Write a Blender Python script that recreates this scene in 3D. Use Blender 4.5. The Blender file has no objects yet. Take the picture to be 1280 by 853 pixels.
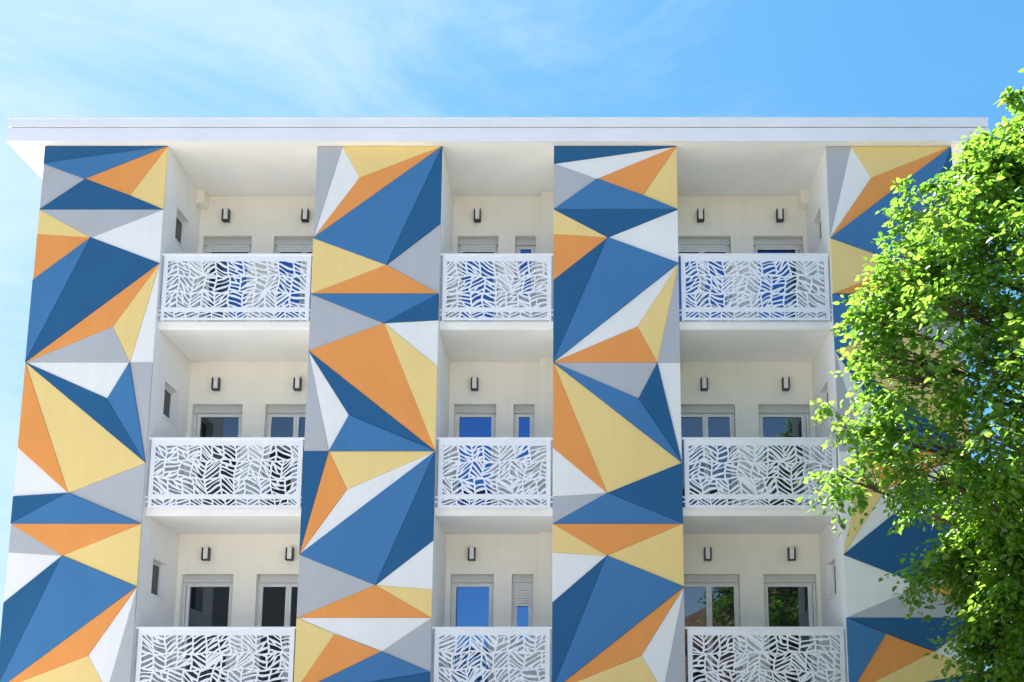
import bpy, bmesh, math, random
import numpy as np
from mathutils import Vector, Matrix
R = math.radians
S = bpy.context.scene
C = S.collection

# ------------------------------------------------------------------ materials
def new_mat(name):
    m = bpy.data.materials.new(name); m.use_nodes = True
    return m, m.node_tree.nodes, m.node_tree.links, m.node_tree.nodes['Principled BSDF']

def plaster(name, col, var=0.05, rough=0.75, bump=0.15, scale=60.0, spec=0.3, streak=0.0):
    """painted render: fine grain bump, faint mottling, faint rain streaks"""
    m, N, L, P = new_mat(name)
    P.inputs['Roughness'].default_value = rough
    P.inputs['Specular IOR Level'].default_value = spec
    tc = N.new('ShaderNodeTexCoord')
    n1 = N.new('ShaderNodeTexNoise'); n1.inputs['Scale'].default_value = 1.3; n1.inputs['Detail'].default_value = 8
    n1.inputs['Roughness'].default_value = 0.65
    L.new(tc.outputs['Object'], n1.inputs['Vector'])
    mp = N.new('ShaderNodeMapping'); mp.inputs['Scale'].default_value = (9, 9, 0.5)
    L.new(tc.outputs['Object'], mp.inputs['Vector'])
    n2 = N.new('ShaderNodeTexNoise'); n2.inputs['Scale'].default_value = 1.0; n2.inputs['Detail'].default_value = 5
    L.new(mp.outputs['Vector'], n2.inputs['Vector'])
    ad = N.new('ShaderNodeMath'); ad.operation = 'MULTIPLY_ADD'; ad.inputs[1].default_value = streak
    L.new(n2.outputs['Fac'], ad.inputs[0]); L.new(n1.outputs['Fac'], ad.inputs[2])
    mr = N.new('ShaderNodeMapRange')
    mr.inputs['From Min'].default_value = 0.3 + 0.4*streak; mr.inputs['From Max'].default_value = 0.7 + 0.6*streak
    mr.inputs['To Min'].default_value = 1 - var; mr.inputs['To Max'].default_value = 1 + var*0.5
    L.new(ad.outputs[0], mr.inputs['Value'])
    mx = N.new('ShaderNodeVectorMath'); mx.operation = 'SCALE'
    mx.inputs[0].default_value = col; L.new(mr.outputs[0], mx.inputs['Scale'])
    L.new(mx.outputs[0], P.inputs['Base Color'])
    n3 = N.new('ShaderNodeTexNoise'); n3.inputs['Scale'].default_value = scale; n3.inputs['Detail'].default_value = 4
    L.new(tc.outputs['Object'], n3.inputs['Vector'])
    b = N.new('ShaderNodeBump'); b.inputs['Strength'].default_value = bump; b.inputs['Distance'].default_value = 0.01
    L.new(n3.outputs['Fac'], b.inputs['Height']); L.new(b.outputs[0], P.inputs['Normal'])
    return m

def simple(name, col, rough=0.5, metal=0.0, spec=0.5, var=0.06, scale=3.0):
    m, N, L, P = new_mat(name)
    P.inputs['Roughness'].default_value = rough; P.inputs['Metallic'].default_value = metal
    P.inputs['Specular IOR Level'].default_value = spec
    tc = N.new('ShaderNodeTexCoord'); n1 = N.new('ShaderNodeTexNoise')
    n1.inputs['Scale'].default_value = scale; n1.inputs['Detail'].default_value = 6
    L.new(tc.outputs['Object'], n1.inputs['Vector'])
    mr = N.new('ShaderNodeMapRange'); mr.inputs['From Min'].default_value = .3; mr.inputs['From Max'].default_value = .7
    mr.inputs['To Min'].default_value = 1-var; mr.inputs['To Max'].default_value = 1+var*.5
    L.new(n1.outputs['Fac'], mr.inputs['Value'])
    mx = N.new('ShaderNodeVectorMath'); mx.operation = 'SCALE'; mx.inputs[0].default_value = col
    L.new(mr.outputs[0], mx.inputs['Scale']); L.new(mx.outputs[0], P.inputs['Base Color'])
    return m

M = {}
M['W'] = plaster('paint_white', (.79, .785, .77), .05, streak=.5)
M['G'] = plaster('paint_grey', (.44, .45, .475), .06, streak=.5)
M['B'] = plaster('paint_blue', (.050, .180, .385), .07, streak=.4)
M['D'] = plaster('paint_dark_blue', (.016, .105, .245), .08, streak=.4)
M['O'] = plaster('paint_orange', (.79, .31, .080), .06, streak=.5)
M['Y'] = plaster('paint_yellow', (.82, .61, .24), .05, streak=.5)
M['cream'] = plaster('render_cream', (.88, .845, .755), .06, streak=.6)
M['wall'] = plaster('render_white', (.87, .865, .85), .06, streak=.6)
M['soffit'] = plaster('render_soffit', (.87, .86, .835), .06)
M['fascia'] = simple('cornice_metal', (.82, .82, .86), .4, 0, .5, .04, 1.5)
M['rail'] = simple('white_powder_coat', (.80, .81, .84), .38, 0, .5, .04, 8)
M['post'] = simple('grey_steel_post', (.30, .31, .33), .45, .3, .5, .05)
M['upvc'] = simple('white_frame', (.74, .74, .73), .35, 0, .5, .05, 6)
M['shutter'] = simple('grey_shutter', (.60, .60, .57), .5, 0, .5, .05, 6)
M['black'] = simple('black_metal', (.018, .020, .022), .4, 0, .5, .1)
M['lens'] = simple('frosted_lens', (.78, .79, .80), .3, 0, .5, .03)
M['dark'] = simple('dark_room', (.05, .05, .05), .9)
M['asphalt'] = plaster('asphalt', (.055, .055, .058), .25, .9, .5, 90)
M['paving'] = plaster('concrete_paving', (.60, .58, .54), .15, .85, .3, 40)
M['kerb'] = plaster('kerb_stone', (.36, .35, .33), .15, .85, .3, 40)
M['soil'] = plaster('dry_ground', (.16, .15, .09), .35, .95, .6, 20)
M['paintline'] = plaster('road_paint', (.7, .7, .68), .2, .7, .2, 40)
M['roofgravel'] = plaster('roof_gravel', (.35, .34, .33), .2, .9, .5, 50)
M['pink'] = plaster('pink_render', (.52, .27, .22), .1, streak=.6)
M['tile'] = plaster('red_tile', (.30, .16, .12), .2, .8, .5, 25)
M['greywall'] = plaster('grey_block_wall', (.035, .036, .038), .1, .8)

def glass_mat(name='blue_reflection_glass', tint=(.08, .27, .66, 1), fac=.42):
    """dark pane; the mirror tint paints in the colour of its reflection"""
    m, N, L, P = new_mat(name)
    out = [n for n in N if n.type == 'OUTPUT_MATERIAL'][0]
    P.inputs['Base Color'].default_value = (.012, .016, .02, 1); P.inputs['Roughness'].default_value = .03
    P.inputs['Specular IOR Level'].default_value = .5
    g = N.new('ShaderNodeBsdfGlossy'); g.inputs['Roughness'].default_value = .012
    g.inputs['Color'].default_value = tint
    tc = N.new('ShaderNodeTexCoord'); n = N.new('ShaderNodeTexNoise'); n.inputs['Scale'].default_value = 1.1
    L.new(tc.outputs['Object'], n.inputs['Vector'])
    b = N.new('ShaderNodeBump'); b.inputs['Strength'].default_value = .05; b.inputs['Distance'].default_value = .02
    L.new(n.outputs['Fac'], b.inputs['Height']); L.new(b.outputs[0], g.inputs['Normal'])
    mx = N.new('ShaderNodeMixShader'); mx.inputs[0].default_value = fac
    L.new(P.outputs[0], mx.inputs[1]); L.new(g.outputs[0], mx.inputs[2]); L.new(mx.outputs[0], out.inputs[0])
    return m
M['glass'] = glass_mat()  # deep blue of the reflected sky is put into the tint
M['grey_reflection_glass'] = glass_mat('grey_reflection_glass', (.30, .36, .42, 1), .25)  # same glass, tinted for the dimmer, greyer reflections of the outer bays
M['plain_glass'] = simple('plain_dark_glass', (.015,.018,.02), .04)

def leaf_mat():
    m, N, L, P = new_mat('leaf')
    out = [n for n in N if n.type == 'OUTPUT_MATERIAL'][0]
    at = N.new('ShaderNodeAttribute'); at.attribute_name = 'leafcol'; at.attribute_type = 'GEOMETRY'
    cr = N.new('ShaderNodeValToRGB'); e = cr.color_ramp.elements
    e[0].position = 0; e[0].color = (.022, .060, .009, 1); e[1].position = 1; e[1].color = (.10, .17, .015, 1)
    k = e.new(.5); k.color = (.042, .105, .010, 1)
    L.new(at.outputs['Fac'], cr.inputs[0]); L.new(cr.outputs[0], P.inputs['Base Color'])
    P.inputs['Roughness'].default_value = .32; P.inputs['Specular IOR Level'].default_value = .6
    cr2 = N.new('ShaderNodeValToRGB'); e = cr2.color_ramp.elements
    e[0].position = 0; e[0].color = (.11, .30, .022, 1); e[1].position = 1; e[1].color = (.54, .80, .12, 1)
    k = e.new(.5); k.color = (.34, .64, .065, 1)
    L.new(at.outputs['Fac'], cr2.inputs[0])
    t = N.new('ShaderNodeBsdfTranslucent'); L.new(cr2.outputs[0], t.inputs['Color'])
    mx = N.new('ShaderNodeMixShader'); mx.inputs[0].default_value = .52
    L.new(P.outputs[0], mx.inputs[1]); L.new(t.outputs[0], mx.inputs[2]); L.new(mx.outputs[0], out.inputs[0])
    return m
M['leaf'] = leaf_mat()
M['bark'] = plaster('bark', (.10, .075, .05), .4, .9, .9, 18)

# ------------------------------------------------------------------ mesh helpers
def link(name, me, mat, parent=None, loc=None):
    o = bpy.data.objects.new(name, me); C.objects.link(o)
    if mat is not None and not me.materials: me.materials.append(mat)
    if parent is not None: o.parent = parent
    if loc is not None: o.location = loc
    return o

class MB:
    """collects quads and boxes, builds one mesh object"""
    def __init__(s): s.v = []; s.f = []
    def face(s, pts):
        k = len(s.v); s.v += [tuple(p) for p in pts]; s.f.append(tuple(range(k, k+len(pts))))
    def box(s, x0, x1, y0, y1, z0, z1):
        k = len(s.v)
        s.v += [(x0,y0,z0),(x1,y0,z0),(x1,y1,z0),(x0,y1,z0),(x0,y0,z1),(x1,y0,z1),(x1,y1,z1),(x0,y1,z1)]
        for q in ((0,3,2,1),(4,5,6,7),(0,1,5,4),(1,2,6,5),(2,3,7,6),(3,0,4,7)): s.f.append(tuple(k+i for i in q))
    def build(s, name, mat, parent=None, bevel=0, loc=None):
        me = bpy.data.meshes.new(name); me.from_pydata(s.v, [], s.f); me.update()
        if bevel:
            bm = bmesh.new(); bm.from_mesh(me)
            bmesh.ops.remove_doubles(bm, verts=bm.verts, dist=1e-5) if len(s.f) == 6 else None
            bmesh.ops.bevel(bm, geom=[e for e in bm.edges if e.is_manifold and e.calc_face_angle(0) > .5], offset=bevel, segments=2, affect='EDGES', profile=.6)
            bm.to_mesh(me); bm.free()
        return link(name, me, mat, parent, loc)

def slab_with_holes(mb, a0, a1, z0, z1, holes, d0, d1, axis='x'):
    """solid plate spanning a (x or y) and z, thickness d0..d1 on the other axis, rectangular holes, no inner faces"""
    xs = sorted({a0, a1, *[h[0] for h in holes], *[h[1] for h in holes]}); xs = [x for x in xs if a0 <= x <= a1]
    zs = sorted({z0, z1, *[h[2] for h in holes], *[h[3] for h in holes]}); zs = [z for z in zs if z0 <= z <= z1]
    def P(a, d, z): return (a, d, z) if axis == 'x' else (d, a, z)
    def solid(i, j):
        if i < 0 or j < 0 or i >= len(xs)-1 or j >= len(zs)-1: return False
        cx, cz = (xs[i]+xs[i+1])/2, (zs[j]+zs[j+1])/2
        return not any(h[0] < cx < h[1] and h[2] < cz < h[3] for h in holes)
    for i in range(len(xs)-1):
        for j in range(len(zs)-1):
            if not solid(i, j): continue
            a, b, c, d = xs[i], xs[i+1], zs[j], zs[j+1]
            mb.face([P(a,d0,c), P(b,d0,c), P(b,d0,d), P(a,d0,d)])
            mb.face([P(a,d1,c), P(a,d1,d), P(b,d1,d), P(b,d1,c)])
            if not solid(i-1, j): mb.face([P(a,d0,c), P(a,d0,d), P(a,d1,d), P(a,d1,c)])
            if not solid(i+1, j): mb.face([P(b,d0,c), P(b,d1,c), P(b,d1,d), P(b,d0,d)])
            if not solid(i, j-1): mb.face([P(a,d0,c), P(a,d1,c), P(b,d1,c), P(b,d0,c)])
            if not solid(i, j+1): mb.face([P(a,d0,d), P(b,d0,d), P(b,d1,d), P(a,d1,d)])

def inset_poly(poly, d):
    """shrink a convex polygon (counter clockwise) by d using half-plane clipping"""
    out = poly[:]
    n = len(poly)
    for i in range(n):
        ax, ay = poly[i]; bx, by = poly[(i+1) % n]
        ex, ey = bx-ax, by-ay; l = math.hypot(ex, ey)
        if l < 1e-7: continue
        nx, ny = -ey/l, ex/l
        out = clip(out, nx, ny, nx*ax+ny*ay+d)
        if len(out) < 3: return []
    return out
def clip(poly, nx, ny, c):
    out = []
    for i in range(len(poly)):
        p, q = poly[i], poly[(i+1) % len(poly)]
        dp, dq = nx*p[0]+ny*p[1]-c, nx*q[0]+ny*q[1]-c
        if dp >= 0: out.append(p)
        if (dp > 0) != (dq > 0) and abs(dp-dq) > 1e-12:
            t = dp/(dp-dq); out.append((p[0]+(q[0]-p[0])*t, p[1]+(q[1]-p[1])*t))
    r = []
    for p in out:
        if not r or math.hypot(p[0]-r[-1][0], p[1]-r[-1][1]) > 1e-6: r.append(p)
    return r
def area(poly):
    return .5*sum(poly[i][0]*poly[(i+1) % len(poly)][1]-poly[(i+1) % len(poly)][0]*poly[i][1] for i in range(len(poly)))

def tag(o, label, cat=None, group=None, kind=None):
    if label: o['label'] = label
    if cat: o['category'] = cat
    if group: o['group'] = group
    if kind: o['kind'] = kind
    return o

# ------------------------------------------------------------------ the building
BLD = bpy.data.objects.new('apartment_building', None); C.objects.link(BLD)
tag(BLD, 'white apartment block with orange, yellow and blue triangle murals between its balconies', 'building')

DEPTH = 1.6            # balcony depth
TOP = 11.43            # underside of the cornice
PILL = [(-8.66, -6.66), (-4.22, -2.18), (-.36, 1.64), (4.08, 6.12)]
BAYS = [(-6.66, -4.22), (-2.18, -.36), (1.64, 4.08)]
SOFF = [8.34, 5.30, 2.28]              # underside of each balcony slab, top to bottom
FLOOR = [8.455, 5.415, 2.395]
CEIL = [11.43, 8.34, 5.30, 2.28]
DTOP = [10.67, 7.575, 4.615]
RTOP = [9.585, 6.52, 3.55]
RBOT = [8.45, 5.39, 2.42]
SWIN = [(10.09, 10.67), (7.05, 7.62), (4.13, 4.69)]

# murals: vertices (u along the pillar, height) and the triangles that use them
VA = dict(TL=(0,11.425),TR=(2,11.425),a=(0,11.12),b=(.70,10.85),c=(1.44,10.56),d=(0,10.315),e=(2,10.315),f=(.87,9.83),
 g=(0,9.89),h=(0,9.10),i=(2,9.39),j=(1.33,8.32),k=(0,7.725),l=(1.64,7.725),m=(2,7.725),n=(1.335,7.13),o=(2,6.095),
 p=(.84,5.615),q=(0,6.34),r=(0,5.56),s=(0,5.13),t=(2,5.13),u=(.83,4.635),v=(0,4.685),w=(0,3.91),x=(2,4.155),y=(1.34,3.11),
 z=(0,2.57),A=(1.66,2.57),B=(2,2.57))
TA = ['TL TR a','a TR b','b TR c','TR e c','a b d','b c e d','d e f','f e i','d f g','g f h','f h k','f i k','i k j','i j l','i l m','j l k',
 'k l n','l m o','l n o','k n o','k o p','k p q','q p r','r p s','p s t','p o t','s t u','s u v','v u w','t u x','u w z','u x z','x z y','x y A','x B A','y z A']
CA1 = 'D B O Y G D G W Y O B D O Y W G W G B D Y O W D B G O G W Y D B O W G Y'.split()
CA3 = 'D W O Y G B D W Y O D B W Y G O G W D B Y O W G B D O Y W Y D B O W G Y'.split()
VB = dict(TL=(0,11.425),TR=(2.04,11.425),a=(.41,11.425),b=(.71,10.87),c=(0,9.82),d=(2.04,10.07),e=(1.19,9.36),f=(0,8.87),
 g=(2.0,8.87),h=(2.04,8.87),i=(2.04,8.43),j=(1.18,8.38),k=(0,7.92),l=(2.04,7.66),m=(0,6.28),n=(.39,6.28),o=(2.04,6.28),
 p=(.68,6.86),q=(.69,5.67),r=(0,4.65),s=(2.04,4.87),t=(1.18,4.18),u=(2.04,4.11),v=(0,3.68),w=(2.0,3.68),x=(2.04,3.68),
 y=(1.30,3.17),z=(2.04,2.86),A=(.58,3.43),B=(0,2.53),E=(2.04,2.53))
TB = ['TL a c','a b c','a TR b','b TR c','c TR e','TR d e','c e f','e h f','d h e','f h j','h i j','f j k','j k o','j l o','j i l',
 'k n m','k p n','k p o','p o n','m n r','n q r','n o q','q o r','o r t','o s t','r t v','t x v','s u t','t u x','v x y','x z y','v A B','A y B','y z B','z E B']
CB2 = 'G W Y O B D Y O G B D G O Y W G W D B D O Y W B D G O W Y W G Y O B D'.split()
CB4 = 'G W Y O B D Y O G D D B Y Y G G W D B W Y O W D B W G G O D W B O Y D'.split()
PAINT = dict(W='white', G='light grey', B='mid blue', D='dark blue', O='orange', Y='yellow')
THICK = dict(W=.022, G=.026, B=.046, D=.040, O=.034, Y=.030)

def mural(pillar, x0, V, T, cols, rnd):
    for tri, c in zip(T, cols):
        poly = [V[k] for k in tri.split()]
        if area(poly) < 0: poly.reverse()
        poly = inset_poly(poly, .0006)
        if len(poly) < 3: continue
        th = THICK[c] + rnd.uniform(-.004, .004)
        poly = [(x0+u, z) for u, z in poly]
        n = len(poly); yb, yf = .0495, .05-th
        chamf = inset_poly(poly, .004)
        if len(chamf) != n: chamf = poly
        vs = [(x, yb, z) for x, z in poly] + [(x, yf+.004, z) for x, z in poly] + [(x, yf, z) for x, z in chamf]
        fs = [tuple(range(2*n, 3*n))]
        for i in range(n):
            j = (i+1) % n
            fs.append((i, j, n+j, n+i)); fs.append((n+i, n+j, 2*n+j, 2*n+i))
        me = bpy.data.meshes.new('mural_panel'); me.from_pydata(vs, [], fs); me.update()
        tag(link('mural_panel', me, M[c], pillar), PAINT[c]+' triangular mural panel')

rnd = random.Random(4)
for pi, (x0, x1) in enumerate(PILL):
    mb = MB()
    mb.box(x0, x1, .05, .30, 0, TOP)                                        # front of the pier
    swL = [(.57, 1.15, a, b) for a, b in SWIN] if pi == 3 else []
    swR = [(.57, 1.15, a, b) for a, b in SWIN] if pi == 0 else []
    yend = 10.0 if pi == 0 else DEPTH + .25
    slab_with_holes(mb, .301, yend, 0, TOP, swL, x0, x0+.22, 'y')
    yend = 10.0 if pi == 3 else DEPTH + .25
    slab_with_holes(mb, .301, yend, 0, TOP, swR, x1-.22, x1, 'y')
    p = mb.build('pillar', M['wall'], BLD)
    mural(p, x0, *((VA, TA, CA1), (VB, TB, CB2), (VA, TA, CA3), (VB, TB, CB4))[pi], rnd)
    # the mural runs on below to the ground
    me = bpy.data.meshes.new('mural_base'); w = x1-x0
    vs = [(0,2.55),(w,2.55),(w*.45,2.0),(0,1.3),(w,1.1),(0,0.02),(w,0.02)]
    fs = [(0,2,1),(0,3,2),(1,2,4),(3,4,2),(3,5,4),(5,6,4)]
    me.from_pydata([(x0+a, .018, b) for a, b in vs], [], fs); me.update()
    cs = ['G','O','Y','B','W','D'] if pi % 2 == 0 else ['W','D','O','Y','B','G']
    for k, c in enumerate(cs): me.materials.append(M[c]); me.polygons[k].material_index = k
    sol = link('mural_base', me, None, p)
    md = sol.modifiers.new('s', 'SOLIDIFY'); md.thickness = .03; md.offset = 0

# rear shell, roof
mb = MB()
mb.box(-8.44, 5.90, 9.75, 9.999, 0, TOP)
mb.box(-8.44, 5.90, DEPTH+.26, 9.74, 10.95, 11.425)
mb.build('rear_wall', M['wall'], BLD)
mb = MB(); mb.box(-9.10, 6.58, .02, 10.45, 11.44, 11.80); roof = mb.build('roof', M['roofgravel'], BLD)
# cornice: two metal boards, lower one proud, boxed soffit between facade and board
mb = MB()
mb.box(-9.22, 6.70, -.12, -.085, 11.43, 11.665)
mb.box(-9.22, -9.185, -.0845, 10.55, 11.43, 11.665); mb.box(6.665, 6.70, -.0845, 10.55, 11.43, 11.665)
mb.build('cornice_board', M['fascia'], roof, bevel=.004)
mb = MB()
mb.box(-9.205, 6.685, -.128, -.06, 11.682, 11.825)
mb.box(-9.205, -9.165, -.0595, 10.53, 11.682, 11.825); mb.box(6.645, 6.685, -.0595, 10.53, 11.682, 11.825)
mb.box(-9.22, 6.70, -.135, .10, 11.8255, 11.845)
mb.build('gutter_board', M['fascia'], roof, bevel=.004)
mb = MB(); mb.box(-9.18, 6.66, -.084, 10.5, 11.433, 11.4395); mb.build('cornice_soffit', M['soffit'], roof)
mb = MB()   # small batten where facade meets the soffit on the free ends
mb.box(-8.80, -8.665, .3, 10.0, 11.33, 11.4325); mb.box(6.125, 6.26, .3, 10.0, 11.33, 11.4325)
mb.build('soffit_batten', M['wall'], roof)

# ---------------------------------------------------- doors, windows, lamps
def frame_bars(mb, x0, x1, z0, z1, y0, y1, st, top, bot):
    mb.box(x0, x0+st, y0, y1, z0, z1); mb.box(x1-st, x1, y0, y1, z0, z1)
    mb.box(x0+st, x1-st, y0+.001, y1-.001, z1-top, z1); mb.box(x0+st, x1-st, y0+.001, y1-.001, z0, z0+bot)

def opening(x0, x1, z0, z1, y, kind, shut, parent, sashes=1, left_post=0.0, right_post=0.0, glass='glass'):
    """recessed joinery: outer frame, sashes with glass, roller shutter housing and slats above"""
    box_h = .135
    z2 = z1 - box_h
    mb = MB()
    frame_bars(mb, x0+.003, x1-.003, z0, z2, y+.002, y+.062, .038, .028, .05)
    w = (x1-x0-.076-left_post-right_post)/sashes
    sx = x0+.038+left_post
    if left_post: mb.box(x0+.0485, x0+.0455+left_post, y+.012, y+.05, z0+.05, z2-.028)
    if right_post: mb.box(x1-.0455-right_post, x1-.0485, y+.012, y+.05, z0+.05, z2-.028)
    for k in range(sashes):
        a = sx+k*w; frame_bars(mb, a+.0015, a+w-.0015, z0+.051, z2-.029, y-.012, y+.045, .045, .034, .07)
    f = mb.build(kind, M['upvc'], parent)
    g = MB()
    for k in range(sashes):
        a = sx+k*w; g.box(a+.04, a+w-.04, y+.018, y+.030, z0+.11, z2-.058)
        if kind == 'balcony_door' :
            hx = a+w-.03 if k == 0 else a+.03
            h = MB(); h.box(hx-.008, hx+.008, y-.055, y-.04, z0+1.0, z0+1.13); h.box(hx-.008, hx+.008, y-.04, y-.0125, z0+1.05, z0+1.07)
            h.build('handle', M['post'], f)
    g.build('glass', M[glass], f)
    b = MB(); b.box(x0+.004, x1-.004, y-.035, y+.09, z2+.003, z1-.055); b.box(x0+.004, x1-.004, y-.020, y+.09, z1-.0545, z1-.002)
    b.build('shutter_box', M['shutter'], f, bevel=.004)
    if shut > 0:
        s = MB(); z = z2
        while z > z2-shut:
            s.box(x0+.05, x1-.05, y-.030, y-.014, z-.041, z-.003); z -= .044
        s.build('roller_shutter', M['upvc'], f, bevel=.003)
    return f

def lamp(x, z, y, parent):
    mb = MB()
    mb.box(-.05, .05, -.012, 0, -.11, .11)                     # wall plate
    mb.box(-.060, -.0475, -.105, -.001, -.115, .10); mb.box(.0475, .060, -.105, -.001, -.115, .10)   # cheeks
    mb.box(-.047, .047, -.103, -.001, -.115, -.098)          # bottom
    l = mb.build('wall_lamp', M['black'], parent, loc=(x, y, z))
    mb = MB(); mb.box(-.040, .040, -.090, -.0125, -.097, .108); mb.build('lens', M['lens'], l, bevel=.012)

OPEN = [  # bay: (x0, x1, kind, sashes, left_post, right_post)
    [(-6.58, -5.72, 'balcony_door', 1, .03, 0), (-5.33, -4.30, 'balcony_door', 2, 0, 0)],
    [(-2.09, -1.37, 'balcony_door', 1, 0, 0), (-1.07, -.71, 'window', 1, 0, 0)],
    [(1.72, 2.73, 'balcony_door', 2, 0, 0), (3.13, 4.01, 'balcony_door', 1, 0, .04)]]
LAMPX = [[-6.18, -4.78], [-1.74], [2.20, 3.60]]
SHUT = {(0,0,0):.10, (0,0,1):.12, (0,1,0):.09, (0,1,1):.0, (0,2,0):.13, (0,2,1):.08, (2,1,1):.36, (1,0,1):.0}
YB = DEPTH
for bi, (bx0, bx1) in enumerate(BAYS):
    for fi in range(3):
        z0, z1 = SOFF[fi], CEIL[fi]
        holes = []
        for oi, (a, b, kind, n, lp, rp) in enumerate(OPEN[bi]):
            zb = FLOOR[fi]+.04 if kind == 'balcony_door' else FLOOR[fi]+1.02
            holes.append((a, b, zb, DTOP[fi]))
        mb = MB(); slab_with_holes(mb, bx0+.002, bx1-.002, z0+.002, z1-.002, holes, YB, YB+.22)
        if bi == 1: mb.box(-.612, -.363, YB-.16, YB-.001, FLOOR[fi]+.003, z1-.003)
        w = mb.build('recessed_wall', M['cream'], BLD)
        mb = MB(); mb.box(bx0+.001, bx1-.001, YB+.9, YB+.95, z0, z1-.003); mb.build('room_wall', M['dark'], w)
        for oi, (a, b, kind, n, lp, rp) in enumerate(OPEN[bi]):
            h = holes[oi]
            opening(a, b, h[2], h[3], YB+.11, kind, SHUT.get((fi, bi, oi), 0), BLD, n, lp, rp, 'grey_reflection_glass' if bi != 1 and fi > 0 else 'glass')
            if kind == 'window':
                mb = MB(); mb.box(a-.03, b+.03, YB-.04, YB+.105, h[2]-.035, h[2]-.003); mb.build('sill', M['wall'], w, bevel=.004)
        for lx in LAMPX[bi]:
            lamp(lx, [11.035, 7.92, 4.95][fi], YB-.0005, BLD)
# ground floor recesses below the lowest balconies
for bi, (bx0, bx1) in enumerate(BAYS):
    mb = MB(); slab_with_holes(mb, bx0+.002, bx1-.002, 0, 2.27, [(bx0+.5, bx1-.5, .9, 2.0)], YB-.6, YB-.4)
    w = mb.build('ground_floor_wall', M['wall'], BLD)
    f = opening(bx0+.5, bx1-.5, .9, 2.0, YB-.5, 'window', 0, BLD, 2)
# drop boxes in the top corners
for x0, x1 in ((-6.659, -6.52), (3.94, 4.079)):
    mb = MB(); mb.box(x0, x1, 1.36, 1.599, 11.17, 11.429); mb.build('corner_box', M['cream'], BLD, bevel=.004)
# small windows in the side walls of the outer bays
for side, X in ((1, -6.66), (-1, 4.08)):
    for fi in range(3):
        a, b = SWIN[fi]
        mb = MB(); xr = X - side*.10; d = -side*.05
        lo, hi = sorted((xr, xr+d))
        for (y0, y1, c, e) in ((.572, .612, a+.002, b-.002), (1.108, 1.148, a+.002, b-.002), (.6125, 1.1075, a+.002, a+.042), (.6125, 1.1075, b-.042, b-.002)):
            mb.box(lo, hi, y0, y1, c, e)
        f = mb.build('side_window', M['upvc'], BLD)
        lo, hi = sorted((xr+d*.35, xr+d*.6))
        mb = MB(); mb.box(lo, hi, .61, 1.11, a+.04, b-.04); mb.build('glass', M['plain_glass'], f)
        lo, hi = sorted((X-side*.095, X+side*.02))
        mb = MB(); mb.box(lo, hi, .56, 1.16, a-.022, a-.001); mb.build('sill', M['wall'], f, bevel=.003)

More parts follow.
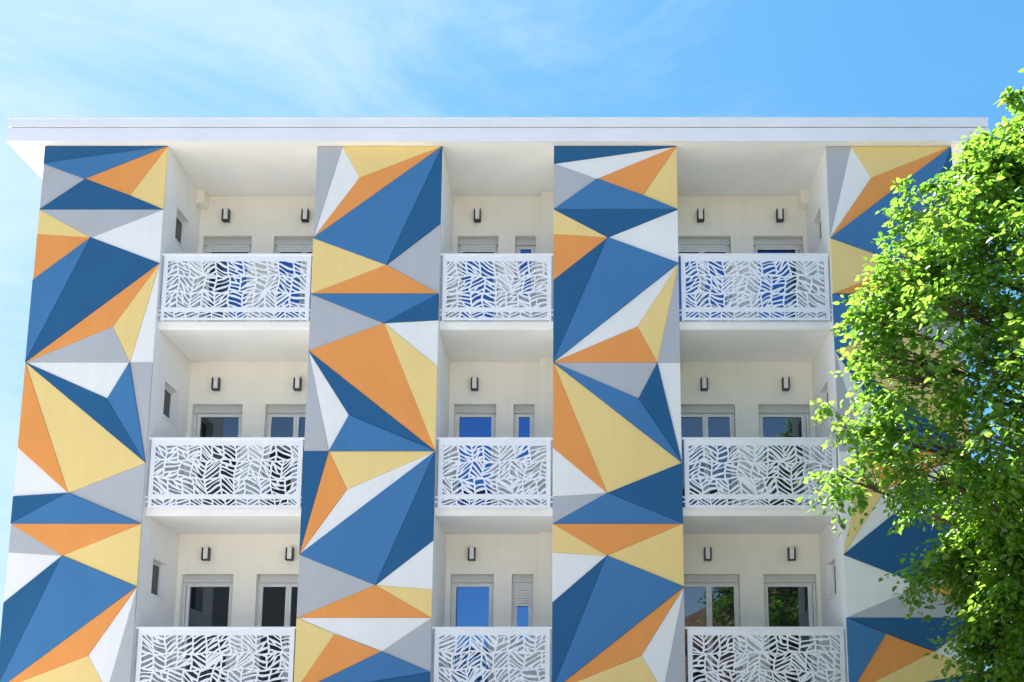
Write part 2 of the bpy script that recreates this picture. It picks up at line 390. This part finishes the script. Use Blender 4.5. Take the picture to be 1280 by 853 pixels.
# ---------------------------------------------------- balconies with laser cut screens
def screen_holes(W, H, seed, band=None):
    """blade shaped holes: bands of leaning columns, the lean flips from column to column and band to band"""
    rn = random.Random(seed)
    m = .058 if band is None else .05
    z0, z1 = (m, H-m) if band is None else (.010, H-.010)
    nb = 3 if band is None else 1
    edges = [z0]+[z0+(z1-z0)*(k+rn.uniform(-.08, .08))/nb for k in range(1, nb)]+[z1]
    holes = []
    p1, p2 = rn.uniform(0, 6), rn.uniform(0, 6)
    def warp(x, z):
        e = min(1, max(0, (z-z0)/.12))*min(1, max(0, (z1-z)/.12))
        q = min(1, max(0, (x-m)/.12))*min(1, max(0, (W-m-x)/.12))
        zz = z+(.020*math.sin(x*12+p1)+.003*math.sin(x*29+z*9+p2))*e
        xx = x+(.020*math.sin(z*9+p2)+.006*math.sin(z*17+x*7+p1))*q
        return xx, zz
    for bi in range(nb):
        za, zb = edges[bi], edges[bi+1]
        cols = [m]
        while cols[-1] < W-m-.30: cols.append(cols[-1]+rn.uniform(.16, .25))
        cols.append(W-m)
        sgn = rn.choice([-1, 1])
        for c in range(len(cols)-1):
            tl = rn.uniform(-.035, .035)
            x0, x1 = cols[c], cols[c+1]; w = x1-x0
            if rn.random() < .62: sgn = -sgn
            sl0 = sgn*rn.uniform(.35, .75); fan = rn.uniform(-.9, 1.3)*sgn
            z = za-.30; lines = []
            while z < zb+.30:
                sl = sl0+fan*(z-za)/.3*.5+rn.uniform(-.09, .09); sl = max(-1.15, min(1.15, sl))
                lines.append([z-sl*w/2, z+sl*w/2]); z += rn.choice([.062, .072, .084, .096]) if band is None else rn.uniform(.054, .070)
            for k in range(1, len(lines)):
                for j in (0, 1): lines[k][j] = max(lines[k][j], lines[k-1][j]+.026)
            for k in range(len(lines)-1):
                (a0, a1), (b0, b1) = lines[k], lines[k+1]
                bow = .012*sgn
                xm = (x0+x1)/2
                poly = [(x0, a0), (x1, a1), (x1, b1), (x0, b0)]
                poly = clip(poly, 0, 1, za)
                if len(poly) > 2: poly = clip(poly, 0, -1, -zb)
                if len(poly) < 3: continue
                parts = [poly]
                if rn.random() < .40 and area(poly) > .011:
                    sx = x0+w*rn.uniform(.4, .6); s2 = -sgn*rn.uniform(.3, 1.2)
                    nx, ny = 1/math.hypot(1, s2), s2/math.hypot(1, s2)
                    cc = nx*sx+ny*(a0+a1+b0+b1)/4
                    parts = [clip(poly, nx, ny, cc), clip(poly, -nx, -ny, -cc)]
                for q in parts:
                    if len(q) < 3 or area(q) < 6e-4: continue
                    q = inset_poly(q, rn.uniform(.0118, .0145) if band is None else .0105)
                    if len(q) < 3 or area(q) < 2.6e-4: continue
                    dense = []
                    for i in range(len(q)):
                        a, b = q[i], q[(i+1) % len(q)]
                        n = max(1, int(math.hypot(a[0]-b[0], a[1]-b[1])/.03))
                        for j in range(n): dense.append((a[0]+(b[0]-a[0])*j/n, a[1]+(b[1]-a[1])*j/n))
                    cxm = x0+w/2
                    dense = [(x, zz+bow*(1-((x-cxm)/(w/2))**2)) for x, zz in dense] if za+.02 < min(p[1] for p in dense) and max(p[1] for p in dense) < zb-.02 else dense
                    holes.append([warp(x, zz) for x, zz in dense])
    return holes

def screen_mesh(W, H, seed):
    cu = bpy.data.curves.new('tmp', 'CURVE'); cu.dimensions = '2D'; cu.fill_mode = 'BOTH'; cu.extrude = .002
    strip = .135
    def add(pts):
        sp = cu.splines.new('POLY'); sp.points.add(len(pts)-1)
        for p, (x, y) in zip(sp.points, pts): p.co = (x, y, 0, 1)
        sp.use_cyclic_u = True
    add([(0, 0), (W, 0), (W, H), (0, H)])
    for h in screen_holes(W, H-strip-.045, seed): add([(x, z+strip+.045-.03) for x, z in h])
    for h in screen_holes(W, strip, seed+7, band=True): add([(x, z+.028) for x, z in h])
    ob = bpy.data.objects.new('tmp', cu); C.objects.link(ob)
    dg = bpy.context.evaluated_depsgraph_get()
    me = bpy.data.meshes.new_from_object(ob.evaluated_get(dg))
    C.objects.unlink(ob); bpy.data.objects.remove(ob)
    me.transform(Matrix.Rotation(math.pi/2, 4, 'X')); me.name = 'railing_screen'
    return me

YR = .10
SM = {}
for fi in range(3):
    for bi, (bx0, bx1) in enumerate(BAYS):
        mb = MB(); mb.box(bx0+.003, bx1-.003, .135, YB-.002, SOFF[fi], FLOOR[fi])
        mb.box(bx0+.004, bx1-.004, .15, .18, SOFF[fi]-.018, SOFF[fi]-.0005)        # drip edge
        bal = mb.build('balcony', M['soffit'], BLD)
        xa, xb = bx0+.045, bx1-.035
        H = RTOP[fi]-.03-RBOT[fi]; W = xb-xa
        key = (bi, fi)
        me = screen_mesh(W, H, 11+bi*5+fi*29)
        o = link('railing_screen', me, M['rail'], bal, loc=(xa, YR-.012, RBOT[fi]))
        mb = MB()
        mb.box(xa, xa+.03, YR-.008, YR+.022, RBOT[fi]+.003, RTOP[fi]-.034); mb.box(xb-.03, xb, YR-.008, YR+.022, RBOT[fi]+.003, RTOP[fi]-.034)
        mb.build('railing_frame', M['rail'], bal)
        mb = MB(); mb.box(bx0+.002, bx1-.002, YR-.026, YR+.026, RTOP[fi]-.033, RTOP[fi]); mb.build('top_rail', M['rail'], bal, bevel=.004)
        for px in (xa+.055, xb-.055):
            mb = MB(); mb.box(px-.018, px+.018, YR+.024, YR+.034, RBOT[fi]+.01, RTOP[fi]-.035); mb.build('post', M['post'], bal)
        for s, px in ((-1, bx0+.001), (1, bx1-.001)):
            mb = MB(); e = xa if s < 0 else xb
            lo, hi = sorted((px, e-s*(-.0)))
            for dz in (.165, .09):
                mb.box(lo, hi-.001, YR-.004, YR+.016, RBOT[fi]+dz, RBOT[fi]+dz+.024)
            mb.build('wall_bracket', M['rail'], bal)

# ------------------------------------------------------------------ ground, road, pavement
def sheet(name, x0, x1, y0, y1, z, mat):
    mb = MB(); mb.face([(x0,y0,z),(x1,y0,z),(x1,y1,z),(x0,y1,z)]); o = mb.build(name, mat); o['kind'] = 'structure'; return o
sheet('ground', -1500, 1500, -1500, 1500, -.14, M['soil'])
sheet('road', -400, 400, -23.2, -17.6, -.12, M['asphalt'])
for i, (y0, y1) in enumerate(((-17.6, 14), (-24.9, -23.2))):  # near strip is unseen, made wide and pale to bounce light up the facade
    mb = MB(); mb.box(-400, 400, y0+(0.15 if i == 0 else 0), y1-(0 if i == 0 else .15), -.2, 0); mb.build('pavement', M['paving'])['kind'] = 'structure'
    mb = MB(); mb.box(-400, 400, (y0 if i == 0 else y1-.15)+.002, (y0+.15 if i == 0 else y1)-.002, -.2, .004); mb.build('kerb', M['kerb'], bevel=.02)['kind'] = 'structure'
sheet('added_lawn', 3.6, 16, -10.5, -.6, .012, plaster('added_lawn_green', (.035, .065, .018), .4, .9, .8, 30))  # unseen, added dark to cut light bouncing up under the tree
mb = MB(); mb.box(3.45, 3.598, -10.65, -.45, -.05, .06); mb.box(3.6, 16, -.598, -.45, -.05, .06); mb.box(3.6, 16, -10.65, -10.502, -.05, .06)
mb.build('added_lawn_edging', M['kerb'], bevel=.01)['kind'] = 'structure'  # border of the added grass
mb = MB()
for k in range(-30, 30):
    mb.box(k*5, k*5+2.4, -20.46, -20.34, -.119, -.114)
mb.build('road_marking', M['paintline'])['kind'] = 'structure'

# ------------------------------------------------------------------ trees
def tube(mb, pts, radii, seg=8):
    rings = []
    for i, (p, r) in enumerate(zip(pts, radii)):
        d = (pts[min(i+1, len(pts)-1)]-pts[max(i-1, 0)]).normalized()
        a = d.cross(Vector((.31, .95, .07))).normalized(); b = d.cross(a)
        k = len(mb.v); rings.append(k)
        for s in range(seg):
            t = 2*math.pi*s/seg; mb.v.append(tuple(p+(a*math.cos(t)+b*math.sin(t))*r))
    for k0, k1 in zip(rings, rings[1:]):
        for s in range(seg): mb.f.append((k0+s, k0+(s+1) % seg, k1+(s+1) % seg, k1+s))

def curve_pts(a, b, sag, rn, n=7):
    out = []
    side = Vector((rn.uniform(-1, 1), rn.uniform(-1, 1), 0))*.08*(b-a).length
    for i in range(n+1):
        t = i/n; p = a.lerp(b, t); p = p+side*math.sin(math.pi*t)+Vector((0, 0, sag*math.sin(math.pi*t)))
        out.append(p)
    return out

def make_tree(base, lobes, seed, density, leaf_len=.087):
    """lobes: (x, y, z, radius, droop). Returns trunk mesh, crown mesh in coordinates relative to base"""
    rn = random.Random(seed); rs = np.random.RandomState(seed)
    mb = MB(); B = Vector(base)
    fork = B+Vector((-.05, 0, 2.3))
    tube(mb, curve_pts(B-Vector((0, 0, .1)), fork, 0, rn, 6), [.24, .20, .175, .165, .16, .155, .15], 12)
    ctr = B+Vector((-.1, 0, 5.0))
    tube(mb, curve_pts(fork, B+Vector((0, .1, 10.4)), .0, rn, 9), [.13, .12, .11, .10, .085, .07, .055, .04, .025, .012], 10)
    C0, D, Ln, SP = [], [], [], []
    for (x, y, z, r, droop) in lobes:
        c = Vector((x, y, z)); root = Vector((B.x+.02, B.y+.05, min(9.6, max(2.2, z-abs(x-B.x)*.55-.4))))
        L = (c-root).length
        pts = curve_pts(root, c, .12*L*(1 if droop < .5 else .6), rn, 8)
        r0 = .010+.008*L
        tube(mb, pts, [r0*(1-.9*i/8)+.004 for i in range(9)], 7)
        # secondary branches inside the lobe carry twigs
        nb = int(9+16*r)
        for k in range(nb):
            v = Vector(rs.normal(size=3)); v.normalize(); v.z = v.z*.75
            q = c+v*r*rn.uniform(.45, .95)
            st = pts[rn.randint(5, 8)]
            bp_ = curve_pts(st, q, .06, rn, 4)
            tube(mb, bp_, [.010, .008, .006, .005, .003], 4)
        nt = int(density*(r**2.2)*42*(1.7 if z < 4.5 and x > 4.4 else 1))+14
        for k in range(nt):
            v = rs.normal(size=3); v /= np.linalg.norm(v)
            rad = .86*r*(rs.uniform(.12, 1.0)**.45)
            p = np.array([x, y, z])+v*rad*np.array([1, 1, .85])
            # clumping: push the twig toward one of the lobe's clump directions
            d = v*.55+rs.normal(size=3)*.55+np.array([0, 0, .15-droop*1.1]); d /= np.linalg.norm(d)
            C0.append(p); D.append(d); Ln.append(rs.uniform(.18, .42)*(1+.3*droop))
        # loose sprays that break the outline
        for k in range(int(2+7*r)):
            v = Vector(rs.normal(size=3)); v.z = v.z*.8+.15; v.normalize()
            st = pts[rn.randint(6, 8)]; q = c+v*(r*rn.uniform(1.0, 1.15)+rn.uniform(.03, .22))
            bp_ = curve_pts(st, q, .05, rn, 5)
            tube(mb, bp_, [.009, .007, .0055, .0045, .0035, .0025], 4)
            d0 = (q-st).normalized()
            for j in range(rn.randint(5, 9)):
                tt = rn.uniform(.55, 1.0); i0 = min(4, int(tt*5)); pp = bp_[i0].lerp(bp_[i0+1], tt*5-i0)
                d = np.array(d0)*.7+rs.normal(size=3)*.5+np.array([0, 0, -.1-droop]); d /= np.linalg.norm(d)
                C0.append(np.array(pp)); D.append(d); Ln.append(rs.uniform(.12, .26))
                SP.append(len(C0)-1)
    C0 = np.array(C0); D = np.array(D); Ln = np.array(Ln)
    free = np.zeros(len(C0), bool); free[SP] = True
    # uneven crown: drop twigs where a coarse 3-D pattern is low
    f = lambda p: np.sin(p[:,0]*8.1+p[:,2]*3.3)+np.sin(p[:,1]*6.3-p[:,0]*4.7+1.3)+np.sin(p[:,2]*8.7+p[:,1]*4.1+.4)
    keep = free | (f(C0)+rs.uniform(-.55, .55, len(C0)) > .10)
    C0, D, Ln = C0[keep], D[keep], Ln[keep]
    nt = len(C0); per = 8
    t = np.tile(np.linspace(.12, 1, per), nt)
    ti = np.repeat(np.arange(nt), per); n = nt*per
    tw = D[ti]
    droopv = np.zeros((n, 3)); droopv[:, 2] = -.10*(t**2)
    pos = C0[ti]+tw*(Ln[ti]*t)[:, None]+droopv
    side = np.cross(tw, np.array([0, 0, 1.])); side /= (np.linalg.norm(side, axis=1)[:, None]+1e-9)
    sg = np.where(np.arange(n) % 2 == 0, 1., -1.)[:, None]
    ld = tw*.55+side*sg*.85+rs.normal(size=(n, 3))*.32+np.array([0, 0, -.28]); ld /= np.linalg.norm(ld, axis=1)[:, None]
    up = np.array([-.15, .1, 1.])+rs.normal(size=(n, 3))*.50
    wd = np.cross(ld, up); wd /= np.linalg.norm(wd, axis=1)[:, None]
    nm = np.cross(wd, ld)
    ll = leaf_len*rs.uniform(.6, 1.25, n)[:, None]; lw = ll*rs.uniform(.34, .42, n)[:, None]
    pet = .25
    b0 = pos+ld*ll*pet
    curl = rs.uniform(.02, .22, n)[:, None]
    tip = b0+ld*ll-nm*ll*curl
    mid = b0+ld*ll*.48
    fold = rs.uniform(.10, .30, n)[:, None]
    l1 = b0+ld*ll*.25+wd*lw*.85+nm*lw*fold; l2 = b0+ld*ll*.62+wd*lw*.75+nm*lw*fold*.8-nm*ll*curl*.4
    r1 = b0+ld*ll*.25-wd*lw*.85+nm*lw*fold; r2 = b0+ld*ll*.62-wd*lw*.75+nm*lw*fold*.8-nm*ll*curl*.4
    V = np.stack([b0, l1, l2, tip, r2, r1], 1).reshape(-1, 3)-np.array(base)
    idx = np.arange(n)[:, None]*6
    F = np.concatenate([idx+np.array([[0, 1, 2, 3]]), idx+np.array([[0, 3, 4, 5]])], 1).reshape(-1, 4)
    me = bpy.data.meshes.new('crown')
    me.vertices.add(len(V)); me.vertices.foreach_set('co', V.astype(np.float32).ravel())
    me.loops.add(F.size); me.loops.foreach_set('vertex_index', F.ravel().astype(np.int32))
    me.polygons.add(len(F)); me.polygons.foreach_set('loop_start', np.arange(0, F.size, 4, dtype=np.int32))
    me.update(calc_edges=True)
    at = me.attributes.new('leafcol', 'FLOAT', 'FACE')
    tv = rs.normal(.5, .16, nt)[ti]+rs.normal(0, .14, n)
    at.data.foreach_set('value', np.repeat(np.clip(tv, 0, 1), 2).astype(np.float32))
    me.materials.append(M['leaf'])
    tm = bpy.data.meshes.new('trunk'); tm.from_pydata([tuple(Vector(v)-B) for v in mb.v], [], mb.f); tm.update()
    for p in tm.polygons: p.use_smooth = True
    tm.materials.append(M['bark'])
    return tm, me

LOBES = [  # x, y, z, radius, droop
 (5.95,-4.2,9.40,.38,.1),(5.50,-4.2,9.25,.16,.1),(6.1,-4.3,8.8,.5,.1),(4.85,-4.1,8.50,.26,.1),(4.55,-3.9,8.20,.32,.1),(5.6,-4.6,8.2,.80,.1),(4.35,-4.4,7.50,.50,.1),(5.1,-4.8,7.1,.85,.1),
 (3.70,-4.1,7.00,.36,.2),(3.60,-4.2,6.55,.36,.2),(4.3,-4.7,6.5,.60,.2),(5.5,-5.0,6.2,.95,.2),(4.6,-5.0,5.75,.70,.2),(3.60,-4.3,5.90,.34,.3),
 (3.15,-4.1,5.30,.26,.3),(3.75,-4.4,5.20,.45,.3),(3.05,-3.9,4.85,.18,.8),(3.80,-4.5,4.75,.38,.5),(4.4,-4.9,5.0,.62,.3),(5.3,-4.9,4.9,.80,.3),
 (4.6,-3.6,4.1,.28,.5),(4.15,-3.4,3.85,.16,.5),(5.0,-4.0,3.9,.45,.4),(5.6,-4.2,3.7,.65,.4),(4.75,-3.3,2.9,.25,.5),(5.25,-3.6,3.0,.42,.4),
 (5.7,-3.9,2.6,.6,.4),(6.4,-4.4,7.6,1.1,.1),(6.5,-4.2,6.2,1.4,.1),(6.4,-4.0,4.5,1.2,.2),(6.7,-4.2,9.0,.7,.1),(7.6,-4.3,8.9,1.2,.1),
 (7.9,-4.4,7.2,1.5,.1),(8.0,-4.3,5.2,1.4,.2),(7.0,-5.8,7.4,1.1,.1),(6.9,-5.8,5.6,1.1,.2),(6.9,-2.9,7.2,1.0,.1),(6.9,-3.0,5.0,1.0,.2),
 (8.9,-4.2,6.6,1.1,.2),(8.7,-4.2,4.4,.9,.3),(7.1,-4.2,10.0,.7,.1),(5.9,-3.5,3.4,.6,.4),(5.6,-3.3,2.1,.5,.4),(6.3,-3.6,2.6,.8,.4),(6.0,-3.2,4.4,.7,.4),(4.65,-3.9,3.95,.40,.4),(5.1,-3.3,3.7,.5,.4),(5.0,-4.4,3.5,.5,.4),(4.85,-3.7,3.15,.38,.4),(5.3,-4.3,2.9,.5,.4),(5.0,-3.8,2.3,.45,.4),(5.4,-3.2,2.7,.5,.4),(5.7,-4.8,3.3,.6,.4),(5.6,-4.5,2.3,.6,.4),(6.1,-3.2,3.3,.7,.4),(6.4,-4.9,2.4,.7,.4),(5.6,-3.6,4.0,.6,.4),(5.9,-4.6,4.2,.7,.4),(5.6,-4.0,2.9,.6,.4),(6.6,-3.6,3.6,.9,.4),(5.5,-3.9,1.7,.6,.4),(6.2,-4.2,1.5,.7,.4),(4.4,-3.7,4.45,.35,.4),(4.80,-4.0,8.80,.22,.1),(4.20,-4.0,7.95,.30,.1),(5.25,-4.2,8.9,.24,.1),(5.6,-4.2,9.4,.22,.1),(4.95,-4.1,8.35,.42,.1),(5.3,-4.3,8.6,.4,.1),(4.5,-4.3,8.1,.35,.1),(3.95,-4.2,7.35,.30,.1),(3.35,-4.1,6.25,.22,.2),(5.2,-3.7,4.7,.5,.4),(6.6,-4.6,3.3,1.0,.4),(6.9,-4.0,1.9,.9,.4),(7.7,-4.2,3.4,1.1,.4),(6.1,-4.8,1.9,.7,.4),(4.75,-4.6,4.35,.4,.4)]
TREE_BASE = (6.9, -4.2, 0)
tm, cm = make_tree(TREE_BASE, LOBES, 5, 21.0)
def place_tree(loc, rz, sc, label, group=None):
    t = bpy.data.objects.new('broadleaf_tree', None); C.objects.link(t)
    t.location = loc; t.rotation_euler.z = rz; t.scale = (sc,)*3
    tag(t, label, 'tree', group)
    link('trunk', tm, None, t); link('crown', cm, None, t)
    return t
place_tree(TREE_BASE, 0, 1, 'bright green leafy tree in front of the right end of the building')

# ------------------------------------------------------------------ across the street (seen in the door glass)
def house(name, x0, x1, y0, y1, h, wallm, roofm, label, gable, rows, cols):
    b = bpy.data.objects.new(name, None); C.objects.link(b); b.location = ((x0+x1)/2, y1, 0)
    tag(b, label, 'building')
    ox, oy = b.location.x, b.location.y
    mb = MB(); holes = []
    w = (x1-x0)/cols
    for r in range(rows):
        for c in range(cols):
            cx = x0+w*(c+.5); holes.append((cx-.5-ox, cx+.5-ox, 1+r*3, 2.3+r*3))
    slab_with_holes(mb, x0-ox, x1-ox, 0, h, holes, y1-oy-.25, y1-oy)
    mb.box(x0-ox, x1-ox, y0-oy, y1-oy-.251, 0, h)
    mb.build('wall', wallm, b)
    mb = MB()
    if gable:
        xm = (x0+x1)/2-ox; a0, a1 = x0-ox-.4, x1-ox+.4; ya, yb = y0-oy-.3, y1-oy+.4; hr = gable
        mb.v += [(a0,ya,h),(a1,ya,h),(xm,ya,h+hr),(a0,yb,h),(a1,yb,h),(xm,yb,h+hr)]
        mb.f += [(0,1,2),(3,5,4),(0,2,5,3),(1,4,5,2),(0,3,4,1)]
    else: mb.box(x0-ox-.3, x1-ox+.3, y0-oy-.3, y1-oy+.3, h+.002, h+.4)
    mb.build('roof', roofm, b)
    for hx0, hx1, hz0, hz1 in holes:
        mb = MB(); mb.box(hx0+.002, hx1-.002, y1-oy-.14, y1-oy-.10, hz0+.002, hz1-.002)
        wn = mb.build('window', M['glass'], b)
        mb = MB(); frame_bars(mb, hx0+.003, hx1-.003, hz0+.003, hz1-.003, y1-oy-.099, y1-oy-.05, .06, .06, .06); mb.build('frame', M['upvc'], wn)
    return b
house('terraced_house', 3.5, 12.5, -33, -24, 6.4, M['pink'], M['tile'], 'pink house with a red tiled roof, mirrored in the balcony door glass on the right', 2.6, 2, 3)
house('apartment_block', -24, -9.5, -36, -25, 14.5, M['greywall'], M['roofgravel'], 'dark grey apartment block mirrored in the balcony door glass on the left', 0, 4, 5)
place_tree((-3.5, -26, 0), 1.9, .50, 'small green tree mirrored low down in the middle balcony doors')

# ------------------------------------------------------------------ light
SUN_EL, SUN_AZ = 56.0, -46.0        # azimuth measured from +Y (behind the building) towards +X
w = bpy.data.worlds.new('World'); S.world = w; w.use_nodes = True
N, L = w.node_tree.nodes, w.node_tree.links
bg = N['Background']; bg.inputs['Strength'].default_value = .10
sky = N.new('ShaderNodeTexSky'); sky.sky_type = 'NISHITA'; sky.sun_disc = False
sky.sun_elevation = R(SUN_EL); sky.sun_rotation = R(SUN_AZ); sky.air_density = 1.0; sky.dust_density = 1.2; sky.ozone_density = 1.5
tc = N.new('ShaderNodeTexCoord')
mp = N.new('ShaderNodeMapping'); mp.inputs['Scale'].default_value = (1.6, 1.6, 4.5); mp.inputs['Rotation'].default_value = (.3, .5, .4)
L.new(tc.outputs['Generated'], mp.inputs['Vector'])
nz = N.new('ShaderNodeTexNoise'); nz.inputs['Scale'].default_value = 2.2; nz.inputs['Detail'].default_value = 9; nz.inputs['Roughness'].default_value = .66
nz.inputs['Distortion'].default_value = .6
L.new(mp.outputs[0], nz.inputs['Vector'])
# thin cirrus lies towards the west (left) part of the sky
dt = N.new('ShaderNodeVectorMath'); dt.operation = 'DOT_PRODUCT'; dt.inputs[1].default_value = (-.90, .30, -.10)
L.new(tc.outputs['Generated'], dt.inputs[0])
m1 = N.new('ShaderNodeMapRange'); m1.inputs['From Min'].default_value = .05; m1.inputs['From Max'].default_value = .75
m1.inputs['To Min'].default_value = -.07; m1.inputs['To Max'].default_value = .46
L.new(dt.outputs['Value'], m1.inputs['Value'])
ad = N.new('ShaderNodeMath'); ad.operation = 'ADD'; L.new(nz.outputs['Fac'], ad.inputs[0]); L.new(m1.outputs[0], ad.inputs[1])
cr = N.new('ShaderNodeMapRange'); cr.interpolation_type = 'SMOOTHSTEP'
cr.inputs['From Min'].default_value = .42; cr.inputs['From Max'].default_value = 1.0; cr.inputs['To Max'].default_value = .8
L.new(ad.outputs[0], cr.inputs['Value'])
# soft shoulder so that the sky near the sun stays a pale cyan, and deeper blue ahead of the camera
def vmath(op, a, b=None):
    n = N.new('ShaderNodeVectorMath'); n.operation = op
    for i, q in enumerate((a, b)):
        if q is None: continue
        if isinstance(q, (tuple, list)): n.inputs[i].default_value = q
        else: L.new(q, n.inputs[i])
    return n.outputs[0]
den = vmath('MULTIPLY_ADD', sky.outputs[0], (.45, .45, .45)); den.node.inputs[2].default_value = (1, 1, 1)
soft = vmath('DIVIDE', sky.outputs[0], den)
hs = N.new('ShaderNodeHueSaturation'); hs.inputs['Saturation'].default_value = 1.55; hs.inputs['Value'].default_value = 1.0
L.new(soft, hs.inputs['Color'])
frontc = vmath('MULTIPLY', hs.outputs[0], (.72, 1.55, 2.15))
dy = N.new('ShaderNodeSeparateXYZ'); L.new(tc.outputs['Generated'], dy.inputs[0])
fm = N.new('ShaderNodeMapRange'); fm.inputs['From Min'].default_value = -.1; fm.inputs['From Max'].default_value = .5
L.new(dy.outputs['Y'], fm.inputs['Value'])
tint = N.new('ShaderNodeMix'); tint.data_type = 'RGBA'
L.new(fm.outputs[0], tint.inputs[0]); hb = N.new('ShaderNodeHueSaturation'); hb.inputs['Saturation'].default_value = 1.15; L.new(sky.outputs[0], hb.inputs['Color'])
L.new(hb.outputs[0], tint.inputs[6]); L.new(frontc, tint.inputs[7])
mix = N.new('ShaderNodeMix'); mix.data_type = 'RGBA'
L.new(cr.outputs[0], mix.inputs[0]); L.new(tint.outputs[2], mix.inputs[6]); mix.inputs[7].default_value = (2.6, 3.2, 3.3, 1)
L.new(mix.outputs[2], bg.inputs['Color'])

sd = bpy.data.lights.new('sun', 'SUN'); sd.energy = 5.0; sd.angle = R(.55); sd.color = (1, .95, .86)
so = bpy.data.objects.new('sun', sd); C.objects.link(so)
az, el = R(SUN_AZ), R(SUN_EL)
dirv = Vector((math.sin(az)*math.cos(el), math.cos(az)*math.cos(el), math.sin(el)))
so.rotation_euler = dirv.to_track_quat('Z', 'Y').to_euler(); so.location = dirv*40

# ------------------------------------------------------------------ camera
cd = bpy.data.cameras.new('camera'); co = bpy.data.objects.new('camera', cd); C.objects.link(co)
cd.sensor_fit = 'HORIZONTAL'; cd.sensor_width = 36; cd.lens = 36*1333/1280
cd.shift_x = (640-720)/1280; cd.shift_y = (716-426.5)/1280
cd.clip_end = 5000; cd.clip_start = .1
co.location = (0, -15.96, 1.65); co.rotation_euler = (R(90+9.66), 0, 0)
S.camera = co
S.view_settings.view_transform = 'Standard'; S.view_settings.look = 'None'
S.view_settings.exposure = 1.62; S.view_settings.gamma = 1.0; S.view_settings.use_curve_mapping = False
S.cycles.max_bounces = 8; S.cycles.diffuse_bounces = 5; S.cycles.transmission_bounces = 6
S.cycles.use_denoising = True
